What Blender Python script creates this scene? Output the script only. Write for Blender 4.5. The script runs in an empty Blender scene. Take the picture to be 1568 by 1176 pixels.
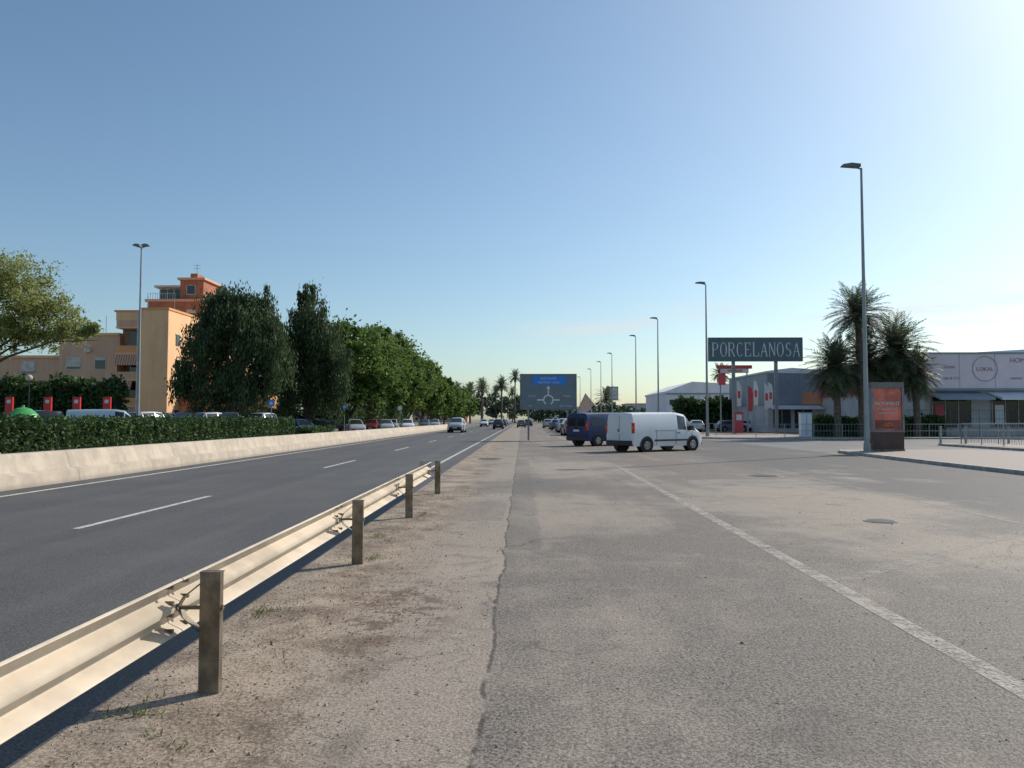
import bpy, math, random, bmesh
import numpy as np
from mathutils import Vector, Matrix
random.seed(7); RNG=np.random.default_rng(11)
scene=bpy.context.scene
scene.view_settings.view_transform='Standard'
scene.view_settings.look='None'
scene.view_settings.exposure=0
R=math.radians

# ------------------------------------------------------------ materials
def nodes(name):
    m=bpy.data.materials.new(name); m.use_nodes=True
    nt=m.node_tree; b=nt.nodes['Principled BSDF']
    return m,nt,b
def N(nt,t,**k):
    n=nt.nodes.new(t)
    for a,v in k.items(): setattr(n,a,v)
    return n
def L(nt,a,b): nt.links.new(a,b)
def M(nt,op,a,b=None,c=None,clamp=False):
    n=nt.nodes.new('ShaderNodeMath'); n.operation=op; n.use_clamp=clamp
    for i,v in enumerate((a,b,c)):
        if v is None: continue
        if isinstance(v,(int,float)): n.inputs[i].default_value=v
        else: nt.links.new(v,n.inputs[i])
    return n.outputs[0]
def MIX(nt,f,a,b,blend='MIX'):
    n=nt.nodes.new('ShaderNodeMix'); n.data_type='RGBA'; n.blend_type=blend
    if isinstance(f,(int,float)): n.inputs[0].default_value=f
    else: nt.links.new(f,n.inputs[0])
    for i,v in ((6,a),(7,b)):
        if isinstance(v,tuple): n.inputs[i].default_value=(v[0],v[1],v[2],1)
        else: nt.links.new(v,n.inputs[i])
    return n.outputs[2]
def NOISE(nt,vec,scale,detail=3,rough=.5,dist=0):
    n=nt.nodes.new('ShaderNodeTexNoise'); n.inputs['Scale'].default_value=scale
    n.inputs['Detail'].default_value=detail; n.inputs['Roughness'].default_value=rough
    n.inputs['Distortion'].default_value=dist
    nt.links.new(vec,n.inputs['Vector']); return n.outputs['Fac']
def RAMP(nt,v,lo,hi,a=0.,b=1.):
    n=nt.nodes.new('ShaderNodeMapRange'); n.interpolation_type='SMOOTHSTEP'
    n.inputs[1].default_value=lo; n.inputs[2].default_value=hi
    n.inputs[3].default_value=a; n.inputs[4].default_value=b
    nt.links.new(v,n.inputs[0]); return n.outputs[0]
def COORD(nt,scale=None):
    t=nt.nodes.new('ShaderNodeTexCoord').outputs['Object']
    if scale is None: return t
    m=nt.nodes.new('ShaderNodeMapping'); m.inputs['Scale'].default_value=scale
    nt.links.new(t,m.inputs[0]); return m.outputs[0]
def BUMP(nt,h,b,strength=.3,dist=.01):
    n=nt.nodes.new('ShaderNodeBump'); n.inputs['Strength'].default_value=strength
    n.inputs['Distance'].default_value=dist
    nt.links.new(h,n.inputs['Height']); nt.links.new(n.outputs[0],b.inputs['Normal'])
def mat(name,col,rough=.6,metal=0,spec=.5,var=.15,vs=2.,bump=0,coat=0):
    m,nt,b=nodes(name)
    b.inputs['Roughness'].default_value=rough; b.inputs['Metallic'].default_value=metal
    b.inputs['Specular IOR Level'].default_value=spec
    if coat: b.inputs['Coat Weight'].default_value=coat; b.inputs['Coat Roughness'].default_value=.05
    v=COORD(nt)
    n=NOISE(nt,v,vs,4,.6)
    dark=tuple(c*(1-var*1.6) for c in col); lite=tuple(min(1,c*(1+var)) for c in col)
    L(nt,MIX(nt,RAMP(nt,n,.3,.7),dark,lite),b.inputs['Base Color'])
    if bump: BUMP(nt,NOISE(nt,v,vs*12,3,.6),b,bump,.02)
    return m
def render_mat(name,col,dirt):
    m,nt,b=nodes(name); v=COORD(nt)
    n=NOISE(nt,v,.5,4,.6); st=NOISE(nt,COORD(nt,(1.5,1.5,.12)),1.,4,.65)
    f=RAMP(nt,M(nt,'ADD',M(nt,'MULTIPLY',n,.4),M(nt,'MULTIPLY',st,.6)),.38,.68)
    L(nt,MIX(nt,M(nt,'MULTIPLY',f,.55),col,dirt),b.inputs['Base Color']); b.inputs['Roughness'].default_value=.88
    return m
def leafmat(name,a,bc,sc=.5,trans=.35):
    m,nt,b=nodes(name)
    v=COORD(nt); g=N(nt,'ShaderNodeNewGeometry')
    n=NOISE(nt,v,sc,2,.6)
    f=M(nt,'ADD',M(nt,'MULTIPLY',g.outputs['Random Per Island'],.55),M(nt,'MULTIPLY',n,.9))
    f=RAMP(nt,f,.35,1.05)
    c=MIX(nt,f,a,bc)
    L(nt,c,b.inputs['Base Color']); b.inputs['Roughness'].default_value=.6
    b.inputs['Specular IOR Level'].default_value=.25
    if trans:
        t=N(nt,'ShaderNodeBsdfTranslucent'); L(nt,MIX(nt,.5,c,tuple(x*1.3 for x in bc)),t.inputs[0])
        mx=N(nt,'ShaderNodeMixShader'); mx.inputs[0].default_value=trans
        L(nt,b.outputs[0],mx.inputs[1]); L(nt,t.outputs[0],mx.inputs[2])
        L(nt,mx.outputs[0],nt.nodes['Material Output'].inputs[0])
    return m

def apron_mat():
    m,nt,b=nodes('worn_asphalt')
    v=COORD(nt); s=N(nt,'ShaderNodeSeparateXYZ'); L(nt,v,s.inputs[0]); X=s.outputs[0]; Y=s.outputs[1]
    fine=NOISE(nt,v,48,2,.75); fine2=NOISE(nt,v,130,1,.6)
    big=NOISE(nt,v,.30,5,.62,.4); mid=NOISE(nt,v,1.3,5,.7,.3)
    streak=NOISE(nt,COORD(nt,(1.6,.10,1)),1,3,.6)
    wn=M(nt,'SUBTRACT',NOISE(nt,v,1.0,4,.6),.5)
    wob=M(nt,'MULTIPLY',wn,.20)
    Xw=M(nt,'ADD',X,wob)
    left=M(nt,'SUBTRACT',1,RAMP(nt,Xw,-.25,-.19))
    verge=M(nt,'SUBTRACT',1,RAMP(nt,M(nt,'ADD',X,M(nt,'MULTIPLY',M(nt,'SUBTRACT',mid,.5),2.6)),-1.5,-.8))
    roadR=RAMP(nt,M(nt,'ADD',X,M(nt,'MULTIPLY',M(nt,'SUBTRACT',big,.5),4)),6.4,9.0)
    def blob(x0,y0,rx,ry,amp):
        a=M(nt,'MULTIPLY',M(nt,'SUBTRACT',X,x0),1/rx); c=M(nt,'MULTIPLY',M(nt,'SUBTRACT',Y,y0),1/ry)
        r=M(nt,'ADD',M(nt,'MULTIPLY',a,a),M(nt,'MULTIPLY',c,c))
        return M(nt,'MULTIPLY',M(nt,'SUBTRACT',1,RAMP(nt,r,0,1)),amp)
    d=M(nt,'ADD',M(nt,'MULTIPLY',big,.80),M(nt,'MULTIPLY',mid,.45))
    d=M(nt,'ADD',d,M(nt,'MULTIPLY',left,.15))
    d=M(nt,'ADD',d,M(nt,'MULTIPLY',M(nt,'SUBTRACT',streak,.5),.30))
    d=M(nt,'SUBTRACT',d,M(nt,'MULTIPLY',roadR,.12))
    for bb in((1.0,13.5,1.8,3.5,.20),(5.6,15,3.2,4.5,.24),(1.2,6.2,.9,1.8,.10),(6.5,9,3,2.0,.14),(1.5,26,3,6,.15),(9,22,3,4,.10)): d=M(nt,'ADD',d,blob(*bb))
    for bb in((2.0,5.0,1.2,1.3,.10),(1.5,9.6,1.5,1.0,.12),(4.6,7,1.6,2.0,.12),(5,28,2.5,4,.10)): d=M(nt,'SUBTRACT',d,blob(*bb))
    dust=RAMP(nt,d,.55,.83)
    agg=M(nt,'ADD',M(nt,'MULTIPLY',fine,.55),M(nt,'MULTIPLY',fine2,.45))
    asp=MIX(nt,RAMP(nt,agg,.36,.64),(.060,.052,.045),(.29,.250,.212))
    asp=MIX(nt,M(nt,'MULTIPLY',roadR,.65),asp,(.085,.084,.083))
    dcol=MIX(nt,RAMP(nt,agg,.35,.65),(.22,.180,.142),(.44,.372,.30))
    c=MIX(nt,M(nt,'MULTIPLY',dust,.80),asp,dcol)
    # squared repair patches with rough edges
    Yw=M(nt,'ADD',Y,M(nt,'MULTIPLY',wn,.5))
    for x0,x1,y0,y1,cc,am in((-.95,-.24,7.6,9.4,(.36,.30,.24),.55),(-1.3,-.3,12.2,14.8,(.16,.14,.12),.45),(-.1,2.6,17.5,20.5,(.13,.12,.11),.45),(4.2,7.5,18.2,20.6,(.34,.30,.25),.4),(-.22,.25,9.5,30,(.12,.11,.10),.35)):
        q=M(nt,'MULTIPLY',M(nt,'MULTIPLY',RAMP(nt,Xw,x0-.03,x0+.03),M(nt,'SUBTRACT',1,RAMP(nt,Xw,x1-.03,x1+.03))),M(nt,'MULTIPLY',RAMP(nt,Yw,y0-.06,y0+.06),M(nt,'SUBTRACT',1,RAMP(nt,Yw,y1-.06,y1+.06))))
        q=M(nt,'MULTIPLY',q,RAMP(nt,mid,.30,.5)); c=MIX(nt,M(nt,'MULTIPLY',q,am),c,MIX(nt,1.0,cc,MIX(nt,agg,(.5,.5,.5),(1.5,1.5,1.5)),'MULTIPLY'))
    soil=MIX(nt,RAMP(nt,M(nt,'ADD',M(nt,'MULTIPLY',fine,.45),M(nt,'MULTIPLY',mid,.55)),.38,.62),(.13,.092,.065),(.44,.355,.27))
    c=MIX(nt,M(nt,'MULTIPLY',verge,.9),c,soil)
    dx=M(nt,'SUBTRACT',X,-1.05); dy=M(nt,'MULTIPLY',M(nt,'SUBTRACT',Y,6.6),.45)
    rr=M(nt,'ADD',M(nt,'MULTIPLY',dx,dx),M(nt,'MULTIPLY',dy,dy))
    n4=NOISE(nt,v,4,4,.75)
    pat=M(nt,'MULTIPLY',M(nt,'SUBTRACT',1,RAMP(nt,rr,.03,.42)),RAMP(nt,n4,.48,.56))
    c=MIX(nt,M(nt,'MULTIPLY',pat,.75),c,(.12,.068,.045))
    sd=M(nt,'ABSOLUTE',M(nt,'ADD',Xw,.22))
    seam=M(nt,'MULTIPLY',M(nt,'SUBTRACT',1,RAMP(nt,sd,.005,.022)),RAMP(nt,n4,.36,.52))
    c=MIX(nt,M(nt,'MULTIPLY',seam,.75),c,(.04,.034,.028))
    wv=N(nt,'ShaderNodeVectorMath',operation='ADD'); nn=N(nt,'ShaderNodeTexNoise'); nn.inputs['Scale'].default_value=1.5; nn.inputs['Detail'].default_value=4
    L(nt,v,nn.inputs['Vector']); L(nt,v,wv.inputs[0]); L(nt,nn.outputs['Color'],wv.inputs[1])
    for sc,w0,am in((.30,.0045,.6),(1.1,.006,.4)):
        vo=N(nt,'ShaderNodeTexVoronoi',feature='DISTANCE_TO_EDGE'); vo.inputs['Scale'].default_value=sc; L(nt,wv.outputs[0],vo.inputs['Vector'])
        cr=M(nt,'MULTIPLY',M(nt,'SUBTRACT',1,RAMP(nt,vo.outputs[0],w0*.3,w0*1.6)),RAMP(nt,streak if sc>1 else big,.46,.6))
        c=MIX(nt,M(nt,'MULTIPLY',cr,am),c,(.05,.043,.037))
    st=RAMP(nt,NOISE(nt,v,.8,3,.5,.8),.60,.72)
    c=MIX(nt,M(nt,'MULTIPLY',st,.35),c,(.08,.07,.062))
    L(nt,c,b.inputs['Base Color'])
    b.inputs['Roughness'].default_value=.75; b.inputs['Specular IOR Level'].default_value=.28
    BUMP(nt,fine,b,.6,.010)
    return m
def road_mat(name,lo,hi,dustc=(.2,.18,.15),damt=.25,spec=.3):
    m,nt,b=nodes(name)
    v=COORD(nt)
    fine=NOISE(nt,v,60,2,.7); big=NOISE(nt,v,.4,4,.6); st=NOISE(nt,COORD(nt,(1.1,.03,1)),1,4,.6)
    c=MIX(nt,RAMP(nt,fine,.36,.64),lo,hi)
    c=MIX(nt,M(nt,'MULTIPLY',RAMP(nt,M(nt,'ADD',M(nt,'MULTIPLY',big,.5),M(nt,'MULTIPLY',st,.6)),.42,.75),damt),c,dustc)
    L(nt,c,b.inputs['Base Color']); b.inputs['Roughness'].default_value=.68; b.inputs['Specular IOR Level'].default_value=spec
    BUMP(nt,fine,b,.4,.006); return m
def paint_mat(name,col,wear,soft=.07,mx_=1.):
    m,nt,b=nodes(name); v=COORD(nt)
    n=M(nt,'ADD',M(nt,'MULTIPLY',NOISE(nt,v,4,5,.75),.55),M(nt,'MULTIPLY',NOISE(nt,v,50,2,.7),.45))
    f=RAMP(nt,n,wear-soft,wear+soft,0,mx_)
    b.inputs['Base Color'].default_value=(*col,1); b.inputs['Roughness'].default_value=.75
    tr=N(nt,'ShaderNodeBsdfTransparent'); mx=N(nt,'ShaderNodeMixShader')
    L(nt,f,mx.inputs[0]); L(nt,tr.outputs[0],mx.inputs[1]); L(nt,b.outputs[0],mx.inputs[2])
    L(nt,mx.outputs[0],nt.nodes['Material Output'].inputs[0]); return m
def paving_mat(name,a,bb,scale):
    m,nt,b=nodes(name); v=COORD(nt)
    br=N(nt,'ShaderNodeTexBrick'); br.inputs['Scale'].default_value=scale
    br.inputs['Color1'].default_value=(*a,1); br.inputs['Color2'].default_value=(*bb,1)
    br.inputs['Mortar'].default_value=(.16,.14,.12,1); br.inputs['Mortar Size'].default_value=.02
    L(nt,v,br.inputs[0]); c=MIX(nt,RAMP(nt,NOISE(nt,v,.8,4,.6),.35,.7),br.outputs[0],(.30,.26,.22))
    L(nt,c,b.inputs['Base Color']); b.inputs['Roughness'].default_value=.8; return m
def stain_wall(name,col,dark):
    m,nt,b=nodes(name); v=COORD(nt)
    s=N(nt,'ShaderNodeSeparateXYZ'); L(nt,v,s.inputs[0])
    n=NOISE(nt,v,1.3,5,.7); n2=NOISE(nt,COORD(nt,(3,3,.6)),1.,4,.6)
    c=MIX(nt,RAMP(nt,M(nt,'ADD',M(nt,'MULTIPLY',n,.6),M(nt,'MULTIPLY',n2,.4)),.36,.64),dark,col)
    c=MIX(nt,M(nt,'MULTIPLY',M(nt,'SUBTRACT',1,RAMP(nt,s.outputs[2],.0,.16)),.6),c,(.22,.19,.155))
    jt=M(nt,'FRACT',M(nt,'MULTIPLY',M(nt,'ADD',s.outputs[1],10),1/6.))
    c=MIX(nt,M(nt,'MULTIPLY',M(nt,'SUBTRACT',1,RAMP(nt,jt,.0,.012)),.6),c,(.12,.10,.08))
    L(nt,c,b.inputs['Base Color']); b.inputs['Roughness'].default_value=.88
    BUMP(nt,NOISE(nt,v,25,3,.6),b,.3,.01); return m

m_earth=mat('dry_earth',(.26,.22,.165),.9,vs=.3,var=.3,bump=.3)
m_apron=apron_mat()
m_road=road_mat('dark_asphalt',(.044,.042,.042),(.125,.120,.117),(.2,.185,.16),.32)
m_road2=road_mat('side_asphalt',(.09,.088,.085),(.20,.195,.185),(.27,.25,.22),.5)
m_line=paint_mat('road_paint',(.60,.58,.54),.42,.09,.9)
m_line_w=paint_mat('worn_road_paint',(.50,.45,.39),.475,.10,.75)
m_line_vw=paint_mat('faded_road_paint',(.45,.41,.35),.52,.09,.65)
m_pave=paving_mat('pink_paving',(.40,.30,.25),(.33,.26,.22),2.2)
m_kerb=mat('kerb_stone',(.42,.40,.36),.85,vs=3,var=.2,bump=.2)
m_wallc=stain_wall('barrier_concrete',(.56,.475,.375),(.40,.335,.265))
m_galv=mat('galvanised_steel',(.60,.51,.40),.55,.1,.35,var=.12,vs=2.2,bump=.05)
m_post=mat('weathered_steel',(.24,.20,.145),.5,.5,.4,var=.25,vs=8)
m_pole=mat('lamp_pole_steel',(.30,.33,.34),.5,.4,var=.08)
m_dark=mat('dark_plastic',(.02,.02,.022),.5)
m_lhead=mat('lamp_head',(.16,.18,.19),.4)
m_rub=mat('tyre_rubber',(.012,.012,.013),.85)
m_rim=mat('alloy_rim',(.35,.36,.37),.35,.8)
m_glass=mat('window_glass',(.018,.024,.03),.08,0,.6,var=.05)
m_white=mat('white_paint',(.72,.75,.78),.35,0,.4,var=.03,vs=1,coat=.3)
m_silver=mat('silver_paint',(.50,.51,.52),.3,.3,var=.03,coat=.5)
m_navy=mat('navy_paint',(.008,.030,.11),.4,0,.3,var=.05,coat=.15)
m_blue=mat('blue_paint',(.03,.10,.25),.3,.1,var=.05,coat=.5)
m_black=mat('black_paint',(.015,.016,.018),.25,.1,var=.05,coat=.5)
m_grey=mat('grey_paint',(.13,.14,.15),.3,.3,var=.05,coat=.5)
m_pale=mat('pale_blue_paint',(.45,.58,.66),.35,.1,var=.05,coat=.4)
m_redp=mat('dark_red_paint',(.25,.02,.02),.3,.1,var=.05,coat=.5)
m_red=mat('red_paint',(.62,.03,.03),.4,var=.06)
m_tail=mat('tail_light',(.60,.02,.015),.2,var=.02)
m_head=mat('head_light',(.7,.72,.75),.1,.1,var=.02)
m_orange=mat('indicator_amber',(.8,.25,.03),.3,var=.02)
m_plate=mat('number_plate',(.7,.7,.65),.4,var=.02)
m_bark=mat('bark',(.10,.075,.055),.9,vs=5,var=.4,bump=.6)
m_palmtr=mat('palm_trunk',(.17,.13,.10),.95,vs=9,var=.4,bump=.8)
lf_dark=leafmat('pepper_tree_leaf',(.022,.042,.020),(.095,.14,.055),.30,.25)
lf_green=leafmat('green_leaf',(.030,.062,.016),(.15,.235,.052),.3,.35)
lf_light=leafmat('light_leaf',(.12,.15,.05),(.34,.36,.13),.5,.45)
lf_hedge=leafmat('hedge_leaf',(.022,.048,.017),(.085,.145,.042),.8,.2)
lf_palm=leafmat('palm_leaf',(.040,.065,.035),(.14,.175,.09),.8,.25)
lf_haze=leafmat('hazy_distant_leaf',(.065,.095,.065),(.14,.18,.105),.1,0)  # distance haze put into the leaf colour, paler and bluer
lf_weed=leafmat('weed_leaf',(.06,.09,.02),(.16,.19,.05),3,.4)
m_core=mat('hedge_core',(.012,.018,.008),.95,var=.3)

# ------------------------------------------------------------ mesh builder
class MB:
    def __init__(s): s.v=[];s.f=[];s.m=[];s.mats=[]
    def mi(s,mt):
        if mt not in s.mats: s.mats.append(mt)
        return s.mats.index(mt)
    def add(s,vs,fs,mt):
        o=len(s.v); s.v+= [tuple(v) for v in vs]; k=s.mi(mt)
        for f in fs: s.f.append(tuple(o+i for i in f)); s.m.append(k)
    def box(s,x0,x1,y0,y1,z0,z1,mt):
        s.add([(x0,y0,z0),(x1,y0,z0),(x1,y1,z0),(x0,y1,z0),(x0,y0,z1),(x1,y0,z1),(x1,y1,z1),(x0,y1,z1)],
              [(0,3,2,1),(4,5,6,7),(0,1,5,4),(1,2,6,5),(2,3,7,6),(3,0,4,7)],mt)
    def cyl(s,p0,p1,r0,r1,mt,n=10,caps=True):
        p0=Vector(p0);p1=Vector(p1);d=(p1-p0).normalized()
        u=d.orthogonal().normalized(); w=d.cross(u)
        vs=[]
        for p,r in((p0,r0),(p1,r1)):
            for i in range(n):
                a=2*math.pi*i/n; vs.append(p+u*math.cos(a)*r+w*math.sin(a)*r)
        fs=[(i,(i+1)%n,n+(i+1)%n,n+i) for i in range(n)]
        if caps: fs+=[tuple(range(n-1,-1,-1)),tuple(range(n,2*n))]
        s.add(vs,fs,mt)
    def tube(s,pts,rs,mt,n=8):
        for i in range(len(pts)-1): s.cyl(pts[i],pts[i+1],rs[i],rs[i+1],mt,n,True)
    def prism(s,prof,axis,a,b,mt):
        def P(q,t):
            return {'x':(t,q[0],q[1]),'y':(q[0],t,q[1]),'z':(q[0],q[1],t)}[axis]
        n=len(prof); vs=[P(q,a) for q in prof]+[P(q,b) for q in prof]
        fs=[(i,(i+1)%n,n+(i+1)%n,n+i) for i in range(n)]+[tuple(range(n-1,-1,-1)),tuple(range(n,2*n))]
        s.add(vs,fs,mt)
    def build(s,name,parent=None,loc=(0,0,0),rz=0,smooth=None,bevel=0):
        me=bpy.data.meshes.new(name); me.from_pydata(s.v,[],s.f)
        for mt in s.mats: me.materials.append(mt)
        me.polygons.foreach_set('material_index',s.m)
        me.update()
        bm=bmesh.new(); bm.from_mesh(me); bmesh.ops.recalc_face_normals(bm,faces=bm.faces); bm.to_mesh(me); bm.free()
        if smooth:
            me.polygons.foreach_set('use_smooth',[True]*len(s.f)); me.set_sharp_from_angle(angle=R(smooth))
        ob=bpy.data.objects.new(name,me); scene.collection.objects.link(ob)
        ob.location=loc; ob.rotation_euler=(0,0,rz)
        if parent: ob.parent=parent; ob.location=Vector(loc)-parent.location
        if bevel:
            b=ob.modifiers.new('b','BEVEL'); b.width=bevel; b.segments=2; b.limit_method='ANGLE'
        return ob
def empty(name,loc=(0,0,0),rz=0):
    e=bpy.data.objects.new(name,None); e.location=loc; e.rotation_euler=(0,0,rz); e.empty_display_size=.3
    scene.collection.objects.link(e); return e
def text(name,s,size,loc,mt,parent,sx=1,align='CENTER',rz=0,ext=.01):
    cu=bpy.data.curves.new(name,'FONT'); cu.body=s; cu.size=size; cu.align_x=align; cu.align_y='CENTER'; cu.extrude=ext
    o=bpy.data.objects.new(name,cu); scene.collection.objects.link(o)
    bpy.context.view_layer.update()
    me=bpy.data.meshes.new_from_object(o); bpy.data.objects.remove(o)
    me.materials.clear(); me.materials.append(mt)
    ob=bpy.data.objects.new(name,me); scene.collection.objects.link(ob)
    ob.scale=(sx,1,1); ob.rotation_euler=(R(90),0,rz); ob.parent=parent
    ob.location=Vector(loc)-parent.location if parent else loc
    return ob
def quads(name,C,U,V,mt,parent=None):
    n=len(C); P=np.empty((n,4,3),dtype=np.float32)
    P[:,0]=C-U;P[:,1]=C-V*.9;P[:,2]=C+U;P[:,3]=C+V*.9
    me=bpy.data.meshes.new(name); me.vertices.add(4*n); me.vertices.foreach_set('co',P.ravel())
    me.loops.add(4*n); me.loops.foreach_set('vertex_index',np.arange(4*n,dtype=np.int32))
    me.polygons.add(n); me.polygons.foreach_set('loop_start',np.arange(0,4*n,4,dtype=np.int32))
    me.materials.append(mt); me.update(calc_edges=True)
    ob=bpy.data.objects.new(name,me); scene.collection.objects.link(ob)
    if parent: ob.parent=parent; ob.location=-parent.location
    return ob
def rvec(n):
    v=RNG.normal(size=(n,3)); return v/np.linalg.norm(v,axis=1,keepdims=True)
def orient(n,size,droop=0,asp=.55):
    U=rvec(n)
    if droop: U=U*(1-droop)+np.array([0,0,-1.])*droop; U/=np.linalg.norm(U,axis=1,keepdims=True)
    W=rvec(n); V=np.cross(U,W); V/=np.linalg.norm(V,axis=1,keepdims=True)+1e-6
    s=size*RNG.uniform(.6,1.3,size=(n,1))
    return U*s,V*s*asp
def crown_pts(blobs,n,clump=.16,nclump=60):
    B=np.array([b[:3] for b in blobs]);S=np.array([b[3:6] for b in blobs])
    w=S.prod(axis=1)**.67; w/=w.sum()
    k=int(nclump*len(blobs)); bi=RNG.choice(len(blobs),k,p=w)
    d=rvec(k); d[:,2]=np.where(d[:,2]<-.5,-d[:,2]*.6,d[:,2]); r=RNG.uniform(.0,1,size=(k,1))**.33*RNG.uniform(.82,1.08,size=(k,1))
    cc=B[bi]+d*S[bi]*r
    ci=RNG.integers(0,k,n); cs=RNG.uniform(.6,1.35,size=(k,1))
    rad=S[bi].mean(axis=1,keepdims=True)*clump*cs
    return cc[ci]+RNG.normal(size=(n,3))*rad[ci]*np.array([1,1,.75])
def tree(name,base,blobs,n,size,mt,droop=0,tr=.3,clump=.16,nclump=60,strand=0,asp=.55,low=.9):
    e=empty(name,base)
    mb=MB(); bx,by,bz=base
    zb=min(b[2]-b[5] for b in blobs); fork=bz+max(1.2,(zb-bz)*.75)
    top=Vector((bx+random.uniform(-.3,.3),by,fork))
    mb.tube([Vector(base)-Vector((0,0,.05)),Vector((bx,by,bz+.4)),top],[tr*1.5,tr,tr*.8],m_bark,10)
    for b in blobs:
        c=Vector(b[:3]); mid=top.lerp(c,.5)+Vector((random.uniform(-.4,.4),random.uniform(-.4,.4),.3))
        mb.tube([top,mid,c],[tr*.6,tr*.35,tr*.15],m_bark,7)
        for _ in range(4):
            t=c+Vector(rvec(1)[0]*np.array(b[3:6])*.8); mb.cyl(c.lerp(mid,.4),t,tr*.2,tr*.05,m_bark,5)
    mb.build('trunk',e,smooth=60)
    C=crown_pts(blobs,n,clump,nclump)
    if strand:
        C[:,2]-=RNG.uniform(0,1,size=n)**1.5*strand
        C[:,2]=np.maximum(C[:,2],bz+low+RNG.uniform(0,.9,size=n))
    U,V=orient(n,size,droop,asp)
    quads('foliage',C,U,V,mt,e); return e
def hedge(name,pts,w,h,n,size,mt=None,z0=0):
    mt=mt or lf_hedge
    e=empty(name,(pts[0][0],pts[0][1],z0)); mb=MB()
    tot=sum((Vector(b)-Vector(a)).length for a,b in zip(pts,pts[1:]))
    Cs=[]
    for a,b in zip(pts,pts[1:]):
        a=Vector(a);b=Vector(b);d=(b-a);ln=d.length;d.normalize();nn=Vector((-d.y,d.x))
        q=[a-nn*w*.36,b-nn*w*.36,b+nn*w*.36,a+nn*w*.36]
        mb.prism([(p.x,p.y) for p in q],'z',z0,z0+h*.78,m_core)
        k=int(n*ln/tot); t=RNG.uniform(-.3,ln+.3,k); side=RNG.uniform(0,1,k)
        u=RNG.uniform(-.5,.5,k)*w; z=RNG.uniform(.05,1,k)*h
        surf=side<.5
        u=np.where(surf,np.sign(u)*w*.5*RNG.uniform(.80,1.08,k),u); z=np.where(surf,z,h*RNG.uniform(.78,1.03,k))
        wob=.07*np.sin(t*1.3)+.05*np.sin(t*3.1+1)+.06*np.sin(t*7.7)+.05*np.sin(t*13.1+2)
        z=z*(1+wob*.9)+z0; u=u*(1+wob*1.2)
        Cs.append(np.stack([a.x+d.x*t+nn.x*u,a.y+d.y*t+nn.y*u,z],1))
    mb.build('inner_core',e)  # solid dark block as the hedge's inner core, behind the leaves
    C=np.concatenate(Cs)+RNG.normal(size=(sum(map(len,Cs)),3))*size*.5
    U,V=orient(len(C),size,0,.6); quads('foliage',C,U,V,mt,e)

# ------------------------------------------------------------ ground
def sheet(name,poly,z,mt):
    mb=MB(); mb.add([(x,y,z) for x,y in poly],[tuple(range(len(poly)))],mt); return mb.build(name)
def rect(x0,x1,y0,y1): return [(x0,y0),(x1,y0),(x1,y1),(x0,y1)]
sheet('ground',rect(-2500,2500,-60,4500),0,m_earth)
sheet('main_road',rect(-11.6,-2.35,-12,620),.004,m_road)
sheet('road_apron',rect(-2.35,14.4,-12,620),.004,m_apron)
sheet('service_road',rect(-16.6,-12.6,-12,420),.004,m_road2)
sheet('side_road',rect(14.4,110,38.2,62),.004,m_road2)
sheet('access_road',rect(22.5,25,-12,38.2),.004,m_road2)
def strip(mb,pts,w,z,mt):
    for (x0,y0),(x1,y1) in zip(pts,pts[1:]):
        d=Vector((x1-x0,y1-y0)).normalized(); n=Vector((-d.y,d.x))*w/2
        mb.add([(x0-n.x,y0-n.y,z),(x1-n.x,y1-n.y,z),(x1+n.x,y1+n.y,z),(x0+n.x,y0+n.y,z)],[(0,1,2,3)],mt)
mb=MB()
strip(mb,[(-10.75,-10),(-10.75,400)],.15,.008,m_line)
y=11.2-28
while y<300:
    strip(mb,[(-6.5,y),(-6.5,y+4.8)],.12,.008,m_line); y+=14
strip(mb,[(-3.0,21),(-3.0,300)],.13,.008,m_line)
mb.build('lane_markings')
mb=MB()
strip(mb,[(2.78,-4),(3.0,8),(3.22,26.5)],.17,.008,m_line_w)
strip(mb,[(3.2,7.75),(5,9.3),(7.6,11.5)],.16,.008,m_line_vw)
strip(mb,[(3.3,14.2),(6.4,16.9)],.16,.008,m_line_vw)
strip(mb,[(7.6,11.5),(7.9,25)],.14,.008,m_line_vw)
strip(mb,[(3.3,46),(3.3,190)],.14,.008,m_line_w)
strip(mb,[(12.6,-4),(13.2,20)],.12,.008,m_line_w)
mb.build('worn_markings')
def sidewalk(name,poly,h=.13):
    e=empty(name,(poly[0][0],poly[0][1],0)); n=len(poly)
    mb=MB(); inner=[]
    for i in range(n):
        p=Vector(poly[i]);a=(p-Vector(poly[i-1])).normalized();b=(Vector(poly[(i+1)%n])-p).normalized()
        nn=(Vector((-a.y,a.x))+Vector((-b.y,b.x))).normalized(); inner.append(p+nn*.15)
    vs=[(p[0],p[1],0) for p in poly]+[(p[0],p[1],h) for p in poly]+[(p.x,p.y,h) for p in inner]
    fs=[]
    for i in range(n):
        j=(i+1)%n; fs+=[(i,j,n+j,n+i),(n+i,n+j,2*n+j,2*n+i)]
    mb.add(vs,fs,m_kerb); mb.build('kerb',e)
    mb=MB(); mb.add([(p.x,p.y,h-.004) for p in inner],[tuple(range(n))],m_pave); mb.build('paving',e)
sidewalk('pavement',[(13.5,-8),(22.5,-8),(22.5,37.2),(21.8,38.2),(16.2,38.2),(15.3,37.6),(14.9,36.4),(14.4,27)])
sidewalk('pavement',[(25,-8),(29,-8),(29,44),(60,44),(60,48),(26.5,48),(25.4,47.5),(25,46)])
sidewalk('pavement',[(14.8,64),(16,62.3),(18,62),(90,62),(90,74),(18.5,74),(18.5,330),(14.8,330)])
PZ=.6
mb=MB(); mb.box(-90,-19.5,20,84,0,PZ,m_road2); mb.build('car_park')
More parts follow.
